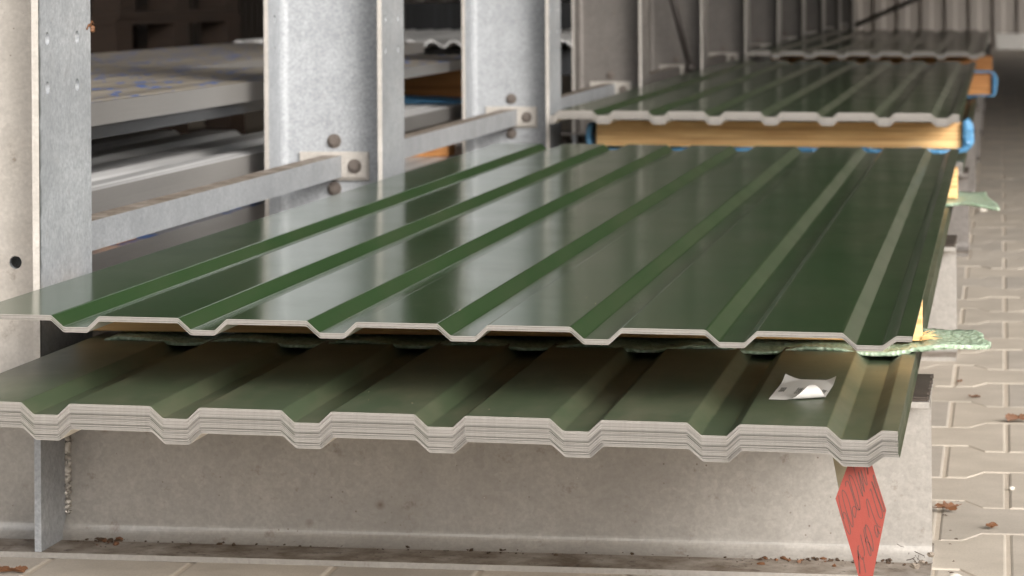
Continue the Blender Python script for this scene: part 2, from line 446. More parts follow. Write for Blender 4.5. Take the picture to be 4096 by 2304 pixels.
for i, y in enumerate(POSTS):
    yc = y+.1
    gm = M['galv'] if i < 3 else M['galv_shaded']
    wm = M['galv_warm'] if i == 0 else (M['galv'] if i < 3 else M['galv_shaded'])
    bm = bmesh.new(); prism(bm, csec, 'Z', BH+.0005, 3.4)
    bm.faces.ensure_lookup_table()
    for f in bm.faces:
        c = f.calc_center_median()
        if COLX0+.012 < c.x < COLX1-.012: f.material_index = 1
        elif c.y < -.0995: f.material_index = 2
    c = link('column', to_mesh(bm, 'column', [M['galv_lichen'] if i == 0 else gm, wm, M['lit_edge']]), rack, (.26, yc, 0))
    if i < 4:
        cs = []
        for zz in ((.6195, .560) if i < 3 else (.55,)):
            for dy in (-.067, .046): cs.append(((COLX1-.004, dy, zz), 'X', .0078, .02))
            if i: cs.append(((COLX0+.004, -.05, zz), 'X', .0078, .02))
        if i == 0: cs.append(((-.214, 0, .343), 'Y', .008, .03))
        cut(c, cs)
    # foot beam
    bm = bmesh.new(); prism(bm, bsec, 'X', -.62, .900)
    for f in bm.faces:
        q = f.calc_center_median(); nz = abs(f.normal.z)
        if q.z < .012 and q.z > .004 and f.calc_area() > .05: f.material_index = 1
    bmw = M['galv_beam'] if i < 2 else M['galv_shaded']
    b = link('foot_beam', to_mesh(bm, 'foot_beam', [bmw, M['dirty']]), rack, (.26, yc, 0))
    # stiffener plates under the column flanges
    for sx in (COLX1-.0085, COLX0):
        bm = bmesh.new()
        pts = [(-.0995, .0072), (-.020, .0072), (-.020, .018), (-.0042, .036), (-.0042, .197), (-.0995, .197)]
        prism(bm, pts, 'X', sx, sx+.0082)
        st = link('stiffener', to_mesh(bm, 'stiffener', M['galv']), b)
        if i == 0:
            rnd = random.Random(3); bm = bmesh.new()
            tube(bm, [(sx+.0085+rnd.uniform(0, .001), -.006+rnd.uniform(-.0008, .0008), .036+k*.0035) for k in range(46)], [rnd.uniform(.0048, .0066) for k in range(46)])
            link('weld', to_mesh(bm, 'weld', M['galv_warm'], True), b)
    # bracket with bolts on the column web
    bz = .340
    if i:
        bm = bmesh.new(); box(bm, -.330, -.196, -.012, -.0045, bz-.027, bz+.027, bev=.001)
        box(bm, -.2475, -.199, -.017, -.0125, bz-.022, bz+.022, bev=.001)
        br = link('bracket', to_mesh(bm, 'bracket', M['galv_warm']), c)
        for bx, bz2, off in ((-.222, bz, -.02), (-.264, bz+.047, -.0075), (-.264, bz-.043, -.0075)):
            link('bolt', hexbolt(bx, off, bz2), c)
    # tie bar (angle section) to the next column
    if i < len(POSTS)-1:
        L = POSTS[i+1]-y
        bm = bmesh.new()
        sec = [(-.285, bz+.0205), (-.2475, bz+.0205), (-.2475, bz-.0205), (-.252, bz-.0205), (-.252, bz+.016), (-.285, bz+.016)]
        prism(bm, sec, 'Y', .006, L-.0125)
        bm.faces.ensure_lookup_table()
        for f in bm.faces:
            if f.calc_center_median().z > bz+.0204: f.material_index = 1
        link('tie_bar', to_mesh(bm, 'tie_bar', [M['galv'] if i < 3 else M['galv_shaded'], M['dirty']]), rack, (.26, yc, 0))
# diagonal braces further down the row
for pts, r in (([(-.196, 8.12, .36), (-.262, 8.12, .62), (-.60, 8.12, 1.9)], .013), ([(-.28, 21.2, .30), (.28, 21.2, .54), (2.6, 21.2, 1.55)], .022)):
    bm = bmesh.new(); tube(bm, pts, r, 10)
    if r < .02: bmesh.ops.create_uvsphere(bm, u_segments=12, v_segments=8, radius=.022, matrix=Matrix.Translation(pts[0]))
    link('brace', to_mesh(bm, 'brace', M['steel_dark'] if r < .02 else M['galv_shaded'], True), rack, (.26, 0, 0))

# ragged rubber pads on the beams
def pad(y, x0, label, seed):
    rnd = random.Random(seed); bm = bmesh.new(); nx, ny = 30, 24; x1, ylen, th = .900, .198, .0052
    grid = {}
    for a in range(nx+1):
        for b in range(ny+1):
            x = x0+(x1-x0)*a/nx; yy = ylen*b/ny
            if a == nx: x += rnd.uniform(-.004, .001)
            if b == 0: yy += rnd.uniform(-.001, .004)
            z = th+noise.noise(Vector((x*30, yy*30, seed)))*.0012
            if b == 0: z -= .0022
            for lay in (0, 1): grid[a, b, lay] = bm.verts.new((x, yy, z if lay else 0.0004))
    for a in range(nx):
        for b in range(ny):
            bm.faces.new([grid[q] for q in ((a, b, 1), (a+1, b, 1), (a+1, b+1, 1), (a, b+1, 1))])
            bm.faces.new([grid[q] for q in ((a, b, 0), (a, b+1, 0), (a+1, b+1, 0), (a+1, b, 0))])
    for a in range(nx):
        for b, s in ((0, 1), (ny, -1)): bm.faces.new([grid[q] for q in ((a, b, 0), (a+1, b, 0), (a+1, b, 1), (a, b, 1))])
    for b in range(ny):
        for a in (0, nx): bm.faces.new([grid[q] for q in ((a, b, 0), (a, b+1, 0), (a, b+1, 1), (a, b, 1))])
    o = link('rubber_pad', to_mesh(bm, 'rubber_pad', M['rubber']), None, (0, y+.001, BH)); tag(o, label, 'rubber pad', 'rubber pads on the foot beams')
PADL = ['black ribbed rubber pad with torn edge on the nearest foot beam end', 'dark rubber pad on the second foot beam, beside the lower green stack',
        'dark rubber pad on the third foot beam, below the hanging blue foam', 'blurred dark rubber pad on the fourth foot beam, before the orange batten']
for i, l in enumerate(PADL): pad(POSTS[i], -.10, l, i)

# ------------------------------------------------------------------ profiled sheets
PITCH, CREST, SL1, VAL, SL2, HGT, TH = .1375, .0855, .0138, .0256, .0126, .0120, .00058
def profile(left=.084):
    raw = [(-left-SL2-.009, -HGT), (-left-SL2, -HGT), (-left, 0)]
    for k in range(7):
        x = k*PITCH; h2 = -.0019 if k == 6 else 0
        raw += [(x, 0), (x+SL1, -HGT), (x+SL1+VAL, -HGT), (x+SL1+VAL+SL2+(.0015 if k == 6 else 0), h2)]
    raw.append((.8960-.002, -.0021))
    pts = [raw[0]]; r = .0016
    for i in range(1, len(raw)-1):
        p, c, n = Vector(raw[i-1]), Vector(raw[i]), Vector(raw[i+1])
        a = c+(p-c).normalized()*r; b = c+(n-c).normalized()*r
        for t in (0, .2, .4, .6, .8, 1): q = a*(1-t)**2+c*2*t*(1-t)+b*t*t; pts.append((q.x, q.y))
    pts.append(raw[-1]); return pts
def sheet_mesh(name, L, top, seed=0, wav=.0, left=.084):
    PROF = profile(left)
    """thin folded sheet with its front edge at y=0"""
    bm = bmesh.new(); ny = 10; T, B = [], []
    for j in range(ny+1):
        y = L*j/ny; T.append([]); B.append([])
        for x, z in PROF:
            dz = wav*noise.noise(Vector((x*2.2, y*1.3, seed*7.1)))
            T[-1].append(bm.verts.new((x, y, z+dz))); B[-1].append(bm.verts.new((x, y, z+dz-TH)))
    n = len(PROF)
    for j in range(ny):
        for i in range(n-1):
            f = bm.faces.new((T[j][i], T[j][i+1], T[j+1][i+1], T[j+1][i])); f.material_index = 0; f.smooth = False
            f = bm.faces.new((B[j][i], B[j+1][i], B[j+1][i+1], B[j][i+1])); f.material_index = 1
        bm.faces.new((T[j][0], T[j+1][0], B[j+1][0], B[j][0])).material_index = 0
        bm.faces.new((T[j][-1], B[j][-1], B[j+1][-1], T[j+1][-1])).material_index = 0
    for j, rev in ((0, 0), (ny, 1)):
        for i in range(n-1):
            q = (T[j][i], B[j][i], B[j][i+1], T[j][i+1]); bm.faces.new(q[::-1] if rev else q).material_index = 2
    for e in bm.edges: e.smooth = len(e.link_faces) == 2 and e.link_faces[0].material_index == e.link_faces[1].material_index == 0
    me = bpy.data.meshes.new(name); bm.to_mesh(me); bm.free()
    for m in (top, M['primer'], M['cut']): me.materials.append(m)
    return me
ORD = 'first second third fourth fifth sixth seventh eighth ninth tenth eleventh twelfth thirteenth fourteenth fifteenth sixteenth seventeenth eighteenth nineteenth twentieth'.split()
ORD += ['twenty '+q for q in ORD[:9]]+['thirtieth']
def stack(n, me, x, y, ztop, tilt, step, labels, group, seed, gaps=(), shift=(), jit=.0007, top_me=None):
    """n single sheets, topmost first; gaps={index: extra gap below that sheet}"""
    rnd = random.Random(seed); z = ztop; o0 = None; gaps = dict(gaps); shift = dict(shift); sx = 0
    for k in range(n):
        if k == 0 and top_me: o = bpy.data.objects.new('profiled_sheet', top_me)
        else:
            if o0 is None: o = bpy.data.objects.new('profiled_sheet', me); o0 = o
            else: o = o0.copy()
        col.objects.link(o)
        sx += shift.get(k, 0)
        o.location = (x+sx+rnd.uniform(-.0004, .0004), y+rnd.uniform(-jit, jit), z); o.rotation_euler = (0, tilt, 0)
        lab = labels[0] if k == 0 else (labels[2] if k == n-1 and labels[2] else labels[1])
        if '%s' in lab: lab = lab % ORD[k]
        tag(o, lab, 'metal sheet', group)
        z -= step+gaps.get(k, 0)
    return z
mu = sheet_mesh('upper_sheet', 3.25, M['green'], 1, 0, .0965)
ml = sheet_mesh('lower_sheet', 3.2, M['green_dusty'], 2, 0, .0965)
stack(7, mu, 0, 0, .3375, .0087, .00078,
      ['glossy green profiled sheet on top of the thin near stack, reflecting the columns',
       'green sheet with pale cut edge, %s from the top of the thin near stack',
       'lowest green sheet of the thin near stack, resting on the wooden batten'],
      'green sheets of the thin near stack', 11, {1: .00012, 4: .0002})
rg = random.Random(4)
gl = {k: rg.choice([0, 0, 0, .00005, .00009]) for k in range(30)}; gl.update({9: .00016, 20: .00020, 26: .0003, 27: .0004, 28: .0003})
for k in gl: gl[k] *= .75
stack(30, ml, -.0126, -.0596, .2546, .0115, .00083,
      ['dusty green profiled sheet on top of the thick lower stack, carrying the white label',
       'green sheet with pale cut edge, %s from the top of the thick lower stack',
       'lowest green sheet of the thick lower stack, above the red card'],
      'green sheets of the thick lower stack', 12, gl, {26: .0005, 27: .0006, 28: .0004})
m3 = sheet_mesh('third_sheet', 4.65, M['green'], 3, 0)
m4 = sheet_mesh('fourth_sheet', 5.5, M['green'], 4, 0)
stack(26, m3, -.011, 4.126, .3695, .0065, .00080,
      ['dark green profiled sheet on top of the blurred stack above the long pale batten',
       'green sheet inside the blurred middle stack, its cut edge above the pale wood',
       'lowest green sheet of the blurred middle stack, touching the pale wooden batten'],
      'green sheets of the blurred middle stack', 13)
stack(26, m4, .02, 9.256, .396, .0065, .00080,
      ['very dark green profiled sheet on top of the farthest stack near the back wall',
       'green sheet inside the farthest stack, its edge a blurred wavy pale line',
       'lowest green sheet of the farthest stack, above the orange wood'],
      'green sheets of the farthest stack', 14)
m5 = sheet_mesh('hidden_sheet', 4.3, M['green_dusty'], 5, 0)
stack(32, m5, -.005, 4.215, .252, .0105, .00095,
      ['green sheet on top of the low stack under the pale wooden batten with blue foam',
       'green sheet inside the low stack under the long pale batten with blue foam', None],
      'green sheets of the low middle stack', 15)
stack(5, m4, .0, 9.40, .252, .0100, .00100,
      ['green sheet on top of the low far stack under the farthest orange batten',
       'green sheet inside the low far stack beneath the farthest stack', None],
      'green sheets of the low far stack', 16)

# ------------------------------------------------------------------ timber battens
def batten(x0, x1, y, dy, z0, z1, mat, tilt, label, splinter=False, seed=1, rz=0):
    bm = bmesh.new(); box(bm, x0, x1, 0, dy, 0, z1-z0, bev=.0015)
    o = link('wooden_batten', to_mesh(bm, 'wooden_batten', mat), None, (0, y, z0), (0, tilt, rz)); tag(o, label, 'wooden batten', 'wooden battens between the sheet stacks')
    if splinter:
        rnd = random.Random(seed); bm = bmesh.new()
        for k in range(16):
            a = Vector((x1-.001, rnd.uniform(-.004, .03), rnd.uniform(.000, .006))); ln = rnd.uniform(.008, .026); an = rnd.uniform(-.5, .9)
            b = a+Vector((ln*math.cos(an), -ln*.35*rnd.random(), ln*math.sin(an)*.55+.001))
            wv = Vector((0, .0012, .0009))
            v = [bm.verts.new(q) for q in (a-wv, a+wv, b, a+Vector((0, -.001, .0016)))]
            for t in ((0, 1, 2), (1, 3, 2), (3, 0, 2), (0, 3, 1)): bm.faces.new([v[q] for q in t])
        link('splinter', to_mesh(bm, 'splinter', M['wood']), o)
    return o
batten(-.13, .8925, .487, .085, .2615, .3195, M['wood'], .0100, 'pale pine batten with splintered end between the two near green stacks', True, rz=.095)
batten(-.10, .896, 2.86, .085, .2615, .3195, M['wood'], .0100, 'bright pine batten end under the far end of the near upper stack')
batten(-.03, .885, 4.33, .09, .2715, .3350, M['wood'], .0050, 'long pale pine batten with a wavy shadow, above the blue foam')
batten(-.03, .945, 8.10, .10, .2570, .3330, M['wood_orange'], .0020, 'orange wooden batten end capped by blue foam at the stack corner')
batten(-.03, .944, 9.95, .10, .2640, .3560, M['wood_orange'], .0020, 'farthest orange batten under the farthest green stack')

# ------------------------------------------------------------------ foam sheets
def zl(x): return .2546-.0115*(x+.0126)
def valley(x):
    u = ((x+.0126) % PITCH); c = SL1+VAL/2
    d = min(abs(u-c), PITCH-abs(u-c)); return max(0.0, 1-(d/.050)**2)
def foam_green(name, y0, y1, x0, tipx, label, seed, edge):
    bm = bmesh.new(); nx, ny = 260, 26; T, Bv = {}, {}
    for a in range(nx+1):
        for b in range(ny+1):
            v = b/ny; xe = edge(v); x = x0+(xe-x0)*a/nx
            yb0 = y0(x); yb1 = y1(x); y = yb0+(yb1-yb0)*v
            base = zl(min(x, .885))+.0003
            drape = -.0060*valley(x)*(1 if x < .875 else 0)*(.35+.65*max(0, 1-v*2))
            if x > .89: drape += -.0015*((x-.89)/.07)**2 + .0022*math.sin((x-.89)*60+v*3)
            n1 = noise.noise(Vector((x*140, y*140, seed)))*.0007+noise.noise(Vector((x*45, y*45, seed+3)))*.0012
            cell = noise.cell(Vector((x*170, y*170, seed)))*.0006
            T[a, b] = bm.verts.new((x, y, base+drape+(.0034+.0022*min(1, max(0, (x-.82)/.05)))+n1+cell)); Bv[a, b] = bm.verts.new((x, y, base+drape+.0002+n1*.2))
    for a in range(nx):
        for b in range(ny):
            bm.faces.new((T[a, b], T[a+1, b], T[a+1, b+1], T[a, b+1])); bm.faces.new((Bv[a, b], Bv[a, b+1], Bv[a+1, b+1], Bv[a+1, b]))
        for b in (0, ny): bm.faces.new((T[a, b], Bv[a, b], Bv[a+1, b], T[a+1, b]))
    for b in range(ny):
        for a in (0, nx): bm.faces.new((T[a, b], Bv[a, b], Bv[a, b+1], T[a, b+1]))
    return tag(link(name, to_mesh(bm, name, M['foam_green'], True)), label, 'foam sheet')
nz = lambda x, s: noise.noise(Vector((x*9, s, 0)))
foam_green('foam_sheet', lambda x: .452+.092*x+.009*nz(x, 1)+(.055*max(0, (x-.90)/.065)**1.5 if x > .90 else 0),
           lambda x: .640+.10*x+.012*nz(x, 4)-(.05*max(0, (x-.91)/.055)**2 if x > .91 else 0), -.085, .965,
           'bubbly pale green foam sheet sticking out between the two near stacks', 2.0,
           lambda v: .966-.018*v**3+.003*math.sin(v*9))
foam_green('foam_sheet', lambda x: 2.77-.05*max(0, (x-.9)/.075), lambda x: 3.10, -.12, .975,
           'blurred green foam tongue sticking out under the bright batten end, over the paving', 5.0,
           lambda v: .978-.030*v+.003*math.sin(v*7))
def foam_blue(y0, y1, x0, x1, z0, z1, label, bulge, close, seed):
    """blue foam strip lying under a batten and folded up round its ends"""
    cl = []
    zt = z1-.004
    for k in range(9): cl.append((x0-.004-.006*math.sin(k/8*math.pi), z1-.012-(z1-.012-z0)*k/8))
    for k in range(1, 60): cl.append((x0+(x1-x0)*k/60, z0-.006*valley(x0+(x1-x0)*k/60)))
    for k in range(17):
        t = k/16; cl.append((x1+.006+bulge*math.sin(t*math.pi)*(.75+.25*math.sin(t*7+seed)), z0+(zt-z0)*t))
    if close:
        for k in range(1, 30): cl.append((x1-(x1-x0)*.35*k/30, zt+.005))
    t_ = .0105 if not close else .006; bm = bmesh.new(); ny = 8; A, B = [], []
    for j in range(ny+1):
        ra, rb = [], []
        for i, (x, z) in enumerate(cl):
            p, q = cl[max(i-1, 0)], cl[min(i+1, len(cl)-1)]
            d = Vector((q[0]-p[0], q[1]-p[1])); d = d.normalized() if d.length > 0 else Vector((1, 0)); n = Vector((d.y, -d.x))
            y = y0+(y1-y0)*j/ny+.004*noise.noise(Vector((i*.4, seed, j*.1)))
            u = .0012*noise.noise(Vector((x*120, y*120, z*120)))
            xi = x1+.001 if 68 <= i <= 84 else x
            ra.append(bm.verts.new((xi, y, z))); rb.append(bm.verts.new((x+n.x*(t_+u), y, z+n.y*(t_+u))))
        A.append(ra); B.append(rb)
    m = len(cl)
    for j in range(ny):
        for i in range(m-1):
            bm.faces.new((A[j][i], A[j][i+1], A[j+1][i+1], A[j+1][i])); bm.faces.new((B[j][i], B[j+1][i], B[j+1][i+1], B[j][i+1]))
        for i in (0, m-1): bm.faces.new((A[j][i], A[j+1][i], B[j+1][i], B[j][i]))
    for j in (0, ny):
        for i in range(m-1): bm.faces.new((A[j][i], B[j][i], B[j][i+1], A[j][i+1]))
    return tag(link('foam_strip', to_mesh(bm, 'foam_strip', M['foam_blue'], True)), label, 'foam strip', 'blue foam strips wrapped round the battens')
foam_blue(4.312, 4.43, -.034, .887, .2705, .338, 'blue foam strip folded up round the right end of the long pale batten', .020, False, 1)
foam_blue(8.085, 8.21, -.03, .948, .2560, .338, 'blue foam cap round the orange batten end beside the yard', .014, True, 2)

# ------------------------------------------------------------------ white label on the lower stack
def label():
    W, H = .0565, .158; nu, nv = 36, 60; bm = bmesh.new(); G = {}
    A = Vector((.28*W, 0)); B = Vector((W, .18*H)); d = (B-A).normalized(); n = Vector((d.y, -d.x))      # fold line, n points to the loose corner
    smax = (Vector((W, 0))-A).dot(n); r = smax/3.3
    def f(u, v):
        p = Vector((u*W, v*H)); z = .0004
        s = (p-A).dot(n)
        if s > 0:
            q = p-n*s; t = s/r; q2 = q+n*r*math.sin(t); return Vector((q2.x, q2.y, z+r*(1-math.cos(t))))
        c1 = max(0, (.34-(u+(1-v)*1.1)))/.34; c2 = max(0, (.24-((1-u)+(1-v)*.8)))/.24
        z += .0062*c1**1.6+.0055*c2**1.6
        return Vector((p.x+.001*c1, p.y-.004*c1-.003*c2, z))
    for i in range(nu+1):
        for j in range(nv+1): G[i, j] = bm.verts.new(f(i/nu, j/nv))
    for i in range(nu):
        for j in range(nv): bm.faces.new((G[i, j], G[i+1, j], G[i+1, j+1], G[i, j+1]))
    me = to_mesh(bm, 'paper_label', M['paper'], True)
    x0, y0 = .7415, .111
    rot = Matrix.Rotation(R(-2), 4, 'Z')
    o = link('paper_label', me, None, (x0, y0, zl(.765)+.0006), (0, .0115, R(-2)))
    tag(o, 'white paper label with curled corners on the lower green stack', 'label')
    def txt(s, x, y, size, sx=1.0):
        c = bpy.data.curves.new('t', 'FONT'); c.body = s; c.size = size; c.space_character = .95; c.offset = 0
        t = bpy.data.objects.new('t', c); col.objects.link(t)
        bpy.context.view_layer.update()
        me = bpy.data.meshes.new_from_object(t.evaluated_get(bpy.context.evaluated_depsgraph_get()))
        bpy.data.objects.remove(t)
        for v in me.vertices:
            a, b = v.co.x*sx, v.co.y
            v.co = Vector((-b, a, 0))
        me.materials.clear(); me.materials.append(M['ink'])
        link('printed_text', me, o, (x, y, .0007))
    txt('30x2000', .0098, .0565, .0088, 1.12)
    txt('15/0,63/6020', .0275, .0420, .0088, 1.12)
    txt('1 Material', .0372, .0420, .0088, 1.12)
    txt('XL-Lager', .0530, .0470, .0088, 1.12)
label()

# ------------------------------------------------------------------ red card under the lower stack
def card():
    px = lambda a, b: (.001085+.000246*a-.000002*b, .643248+.000006*a-.000247*b)
    c = empty('price_card', (.84, -.03, .10), 'red painted card with dark handwriting hanging below the lower stack corner', 'card')
    c.rotation_euler = (0, 0, 0)
    Y = lambda z: -.004*((.2-z)/.1)**2                                      # slight bow towards the viewer
    def plate(pts, y, mat, name, th=.0009):
        bm = bmesh.new(); bm2 = [bm.verts.new((x-.84, y, z-.10)) for x, z in pts]
        f = bm.faces.new(bm2)
        r = bmesh.ops.extrude_face_region(bm, geom=[f])
        for v in [g for g in r['geom'] if isinstance(g, bmesh.types.BMVert)]: v.co.y += th
        return link(name, to_mesh(bm, name, mat), c)
    red = [px(*p) for p in ((3397, 1840), (3339, 1997), (3466, 2425), (3542, 2044), (3478, 1840))]
    plate(red, 0, M['red_card'], 'front_panel')
    # the rest of the offcut runs back, beige side out, and is pinched between stack and beam top
    bm = bmesh.new(); rows = []
    for k in range(13):
        t = k/12; y = .004+(.43-.004)*t; z = .150+(.2082-.150)*(1-(1-t)**1.6)
        xa = .824+(.772-.824)*t; rows.append([bm.verts.new((xx-.84, y+.03, zz-.10)) for xx, zz in ((xa, z), (xa+.033, z), (xa+.033, z-.0008), (xa, z-.0008))])
    for k in range(12):
        for j in range(4): bm.faces.new((rows[k][j], rows[k][(j+1) % 4], rows[k+1][(j+1) % 4], rows[k+1][j]))
    bm.faces.new(rows[0]); bm.faces.new(rows[-1][::-1])
    link('back_panel', to_mesh(bm, 'back_panel', M['beige_card']), c)
    S = [
     [(437,527),(445,600),(470,720),(500,840),(530,930),(560,975),(572,970),(572,930),(555,850),(530,770),(505,730),(490,727),(488,760),(500,800)],
     [(490,475),(480,470),(478,520),(500,620),(540,760),(575,860),(595,895),(603,880),(598,800),(575,680),(545,570),(515,500),(490,475)],
     [(520,430),(515,390),(525,368),(545,370),(560,410),(590,500),(620,600),(640,680),(635,740),(628,785),(610,770),(595,710),(600,670),(620,655),(640,680),(665,700),(680,690)],
     [(560,295),(555,320),(575,400),(610,520),(650,640),(675,700),(683,670),(675,600),(655,500),(625,400),(590,320),(560,295)],
     [(600,170),(640,330),(680,450),(715,545),(690,400),(660,250),(700,380),(735,495),(715,370),(690,230),(740,380),(765,410),(745,290),(720,180)],
     [(760,180),(775,290),(765,240),(750,180)], [(780,175),(790,210),(797,180)],
     [(790,785),(775,700),(762,640),(757,590),(765,572),(780,600),(800,660),(830,750),(870,850),(900,890),(925,900)],
     [(850,900),(855,880),(870,880),(885,920),(890,980),(885,1015),(870,990),(852,930),(850,900)], [(885,920),(905,970),(912,965)],
     [(800,480),(798,460),(808,462),(830,540),(870,680),(905,780),(938,790),(940,740),(915,650),(875,540),(835,430),(815,380),(822,380),(860,480),(900,590),(935,680),(960,720),(960,680),(930,580),(890,450),(855,350),(835,290),(838,340),(870,450)],
     [(655,1160),(665,1240),(680,1330),(682,1430),(675,1380),(668,1280),(665,1200)],
     [(675,1105),(660,1125),(665,1180),(690,1240),(715,1270),(718,1240),(730,1320),(750,1420)],
     [(730,1230),(735,1180),(700,1040),(690,980)],
     [(735,895),(728,950),(755,1080),(780,1180),(800,1225),(810,1215),(805,1150),(780,1070),(750,1070),(745,1040),(765,1000)],
     [(745,870),(750,960),(780,1060),(810,1130),(830,1175),(835,1120),(820,1020),(790,930),(760,875),(745,870)]]
    bm = bmesh.new()
    for s in S:
        P = [px(3200+x*.3478, 1800+y*.3478) for x, y in s]
        P = [Vector((x-.84, 0, z-.10)) for x, z in P]
        # smooth the traced stroke
        Q = []
        for i in range(len(P)-1):
            p0, p1, p2, p3 = P[max(i-1, 0)], P[i], P[i+1], P[min(i+2, len(P)-1)]
            for t in (0, .34, .67): Q.append(.5*((2*p1)+(p2-p0)*t+(2*p0-5*p1+4*p2-p3)*t*t+(3*p1-p0-3*p2+p3)*t**3))
        Q.append(P[-1]); wd = .0004; prev = None
        for i, q in enumerate(Q):
            d = (Q[min(i+1, len(Q)-1)]-Q[max(i-1, 0)]); d = d.normalized() if d.length else Vector((1, 0, 0)); n = Vector((d.z, 0, -d.x))*wd
            a, b = bm.verts.new(q+n+Vector((0, -.0002, 0))), bm.verts.new(q-n+Vector((0, -.0002, 0)))
            if prev: bm.faces.new((prev[0], a, b, prev[1]))
            prev = (a, b)
    link('handwriting', to_mesh(bm, 'handwriting', M['marker']), c)
card()

# ------------------------------------------------------------------ second rack row behind the columns: long packs parallel to the rack
def pack(x1, wd, y0, y1, z0, z1, top, side, label, ribs=0, cat='sheet stack', rd=.011):
    bm = bmesh.new(); n = max(1, ribs)
    pts = [(x1-wd, z0)]; ns = max(2, int((z1-z0)/.0028)); rr = random.Random(int(z0*999))
    for k in range(ns):
        a, b = z0+(z1-z0)*k/ns, z0+(z1-z0)*(k+1)/ns; o_ = rr.uniform(0, .0012)
        pts += [(x1-.004, a), (x1-o_, a+.0003), (x1-o_, b-.0006), (x1-.004, b-.0004)]
    pts.append((x1, z1))
    if ribs:
        p = wd/ribs
        for k in range(ribs):
            a = x1-k*p
            pts += [(a-p*.45, z1), (a-p*.55, z1-rd), (a-p*.85, z1-rd), (a-p*.95, z1)]
    pts += [(x1-wd, z1)]
    prism(bm, pts, 'Y', y0, y1)
    bm.normal_update()
    for f in bm.faces:
        c = f.calc_center_median()
        if c.z > z1-.0125 and c.x < x1-.0045 and abs(f.normal.y) < .5: f.material_index = 1
    return tag(link('sheet_stack', to_mesh(bm, 'sheet_stack', [side, top])), label, cat, 'sheet stacks behind the columns')
pack(-.42, .98, .9, 3.35, .4635, .500, M['film'], M['film_side'], 'film covered sheet stack with blue prints, uppermost behind the first gap', 36, rd=.0022)
pack(-.85, .65, 3.42, 6.2, .4635, .498, M['film'], M['film_side'], 'film covered sheet stack farther back behind the first gap', 24, rd=.0022)
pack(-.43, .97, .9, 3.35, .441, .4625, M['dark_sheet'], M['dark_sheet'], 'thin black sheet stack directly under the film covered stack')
pack(-.42, .98, .9, 3.3, .325, .3625, M['grey_sheet'], M['film_side'], 'light grey ribbed sheet stack, middle of the first gap', 7)
pack(-.42, .98, .9, 3.3, .205, .263, M['film_grey'], M['film_side'], 'grey film covered sheet stack with blue prints behind the tie bar', 3)
pack(-.42, .28, 3.62, 5.6, .331, .366, M['grey_sheet'], M['film_side'], 'grey sheet stack below the blue foam in the second gap', 4, rd=.003)
pack(-.42, .34, 3.62, 5.1, .4585, .484, M['film'], M['film_side'], 'grey film covered stack below the wavy sheets, second gap', 12, rd=.0022)
pack(-.42, .28, 3.62, 5.6, .205, .236, M['grey_sheet'], M['film_side'], 'lowest grey sheet stack in the second gap, below the orange block')
def block(x0, x1, y0, y1, z0, z1, label):
    bm = bmesh.new(); box(bm, x0, x1, y0, y1, z0, z1, bev=.002)
    tag(link('wooden_beam', to_mesh(bm, 'wooden_beam', M['wood_orange'])), label, 'wooden beam', 'orange wood supports behind the columns')
block(-1.4, -.43, 4.75, 4.85, .372, .4575, 'orange wooden beam above the blue foam between second and third column')
block(-1.4, -.43, 1.3, 1.4, .363, .4405, 'wooden support in the shade between the ribbed grey stack and the black one')
block(-.75, -.43, 4.42, 4.52, .237, .288, 'small orange wood block just below the tie bar, second gap')
block(-1.4, -.43, 1.6, 1.7, .264, .3245, 'wooden support hidden in the dark behind the tie bar, first gap')
block(-1.4, -.55, 6.6, 6.7, .34, .43, 'dim orange wooden beam in the narrow third gap')
bm = bmesh.new()
for k in range(25):
    pass
def cloth():
    bm = bmesh.new(); nx, ny = 30, 6; T = {}
    for a in range(nx+1):
        for b in range(ny+1):
            x = -.90+.48*a/nx; y = 4.60+.13*b/ny
            h = .0215*math.sin(math.pi*min(1, (nx-a)/nx*1.15+.05))**.6*(.8+.2*noise.noise(Vector((x*18, y*18, 0))))
            T[a, b] = bm.verts.new((x, y, .3675+max(.001, h)*(1 if 0 < b < ny else .5)))
    for a in range(nx):
        for b in range(ny): bm.faces.new((T[a, b], T[a+1, b], T[a+1, b+1], T[a, b+1]))
    lo = {k: bm.verts.new((v.co.x, v.co.y, .3665)) for k, v in T.items() if k[1] in (0, ny) or k[0] in (0, nx)}
    for a in range(nx):
        for b in (0, ny): bm.faces.new((T[a, b], T[a+1, b], lo[a+1, b], lo[a, b]))
    for b in range(ny):
        for a in (0, nx): bm.faces.new((T[a, b], T[a, b+1], lo[a, b+1], lo[a, b]))
    tag(link('foam_sheet', to_mesh(bm, 'foam_sheet', M['foam_blue'], True)), 'crumpled dark blue foam lying on the grey stack, second gap', 'foam sheet')
cloth()
# sinusoidal sheets, end on
bm = bmesh.new(); up, lo = [], []
n = 150
for i in range(n+1):
    x = -1.75+1.28*i/n; z = .481+.0105*math.sin(x*2*math.pi/.078)
    up.append((x, z)); lo.append((x, z-.010))
prism(bm, up+lo[::-1], 'Y', 7.05, 9.4)
tag(link('corrugated_sheet', to_mesh(bm, 'corrugated_sheet', M['grey_sheet'], False)), 'wavy corrugated grey sheets seen end on, top of the second gap', 'corrugated sheets')
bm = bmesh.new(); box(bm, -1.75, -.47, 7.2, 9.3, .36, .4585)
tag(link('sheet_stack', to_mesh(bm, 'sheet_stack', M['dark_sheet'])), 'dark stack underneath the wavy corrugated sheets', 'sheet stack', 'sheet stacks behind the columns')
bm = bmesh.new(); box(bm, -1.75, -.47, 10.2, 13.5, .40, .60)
tag(link('sheet_stack', to_mesh(bm, 'sheet_stack', M['dark_sheet'])), 'black stack in the deep shade above the wavy sheets', 'sheet stack', 'sheet stacks behind the columns')

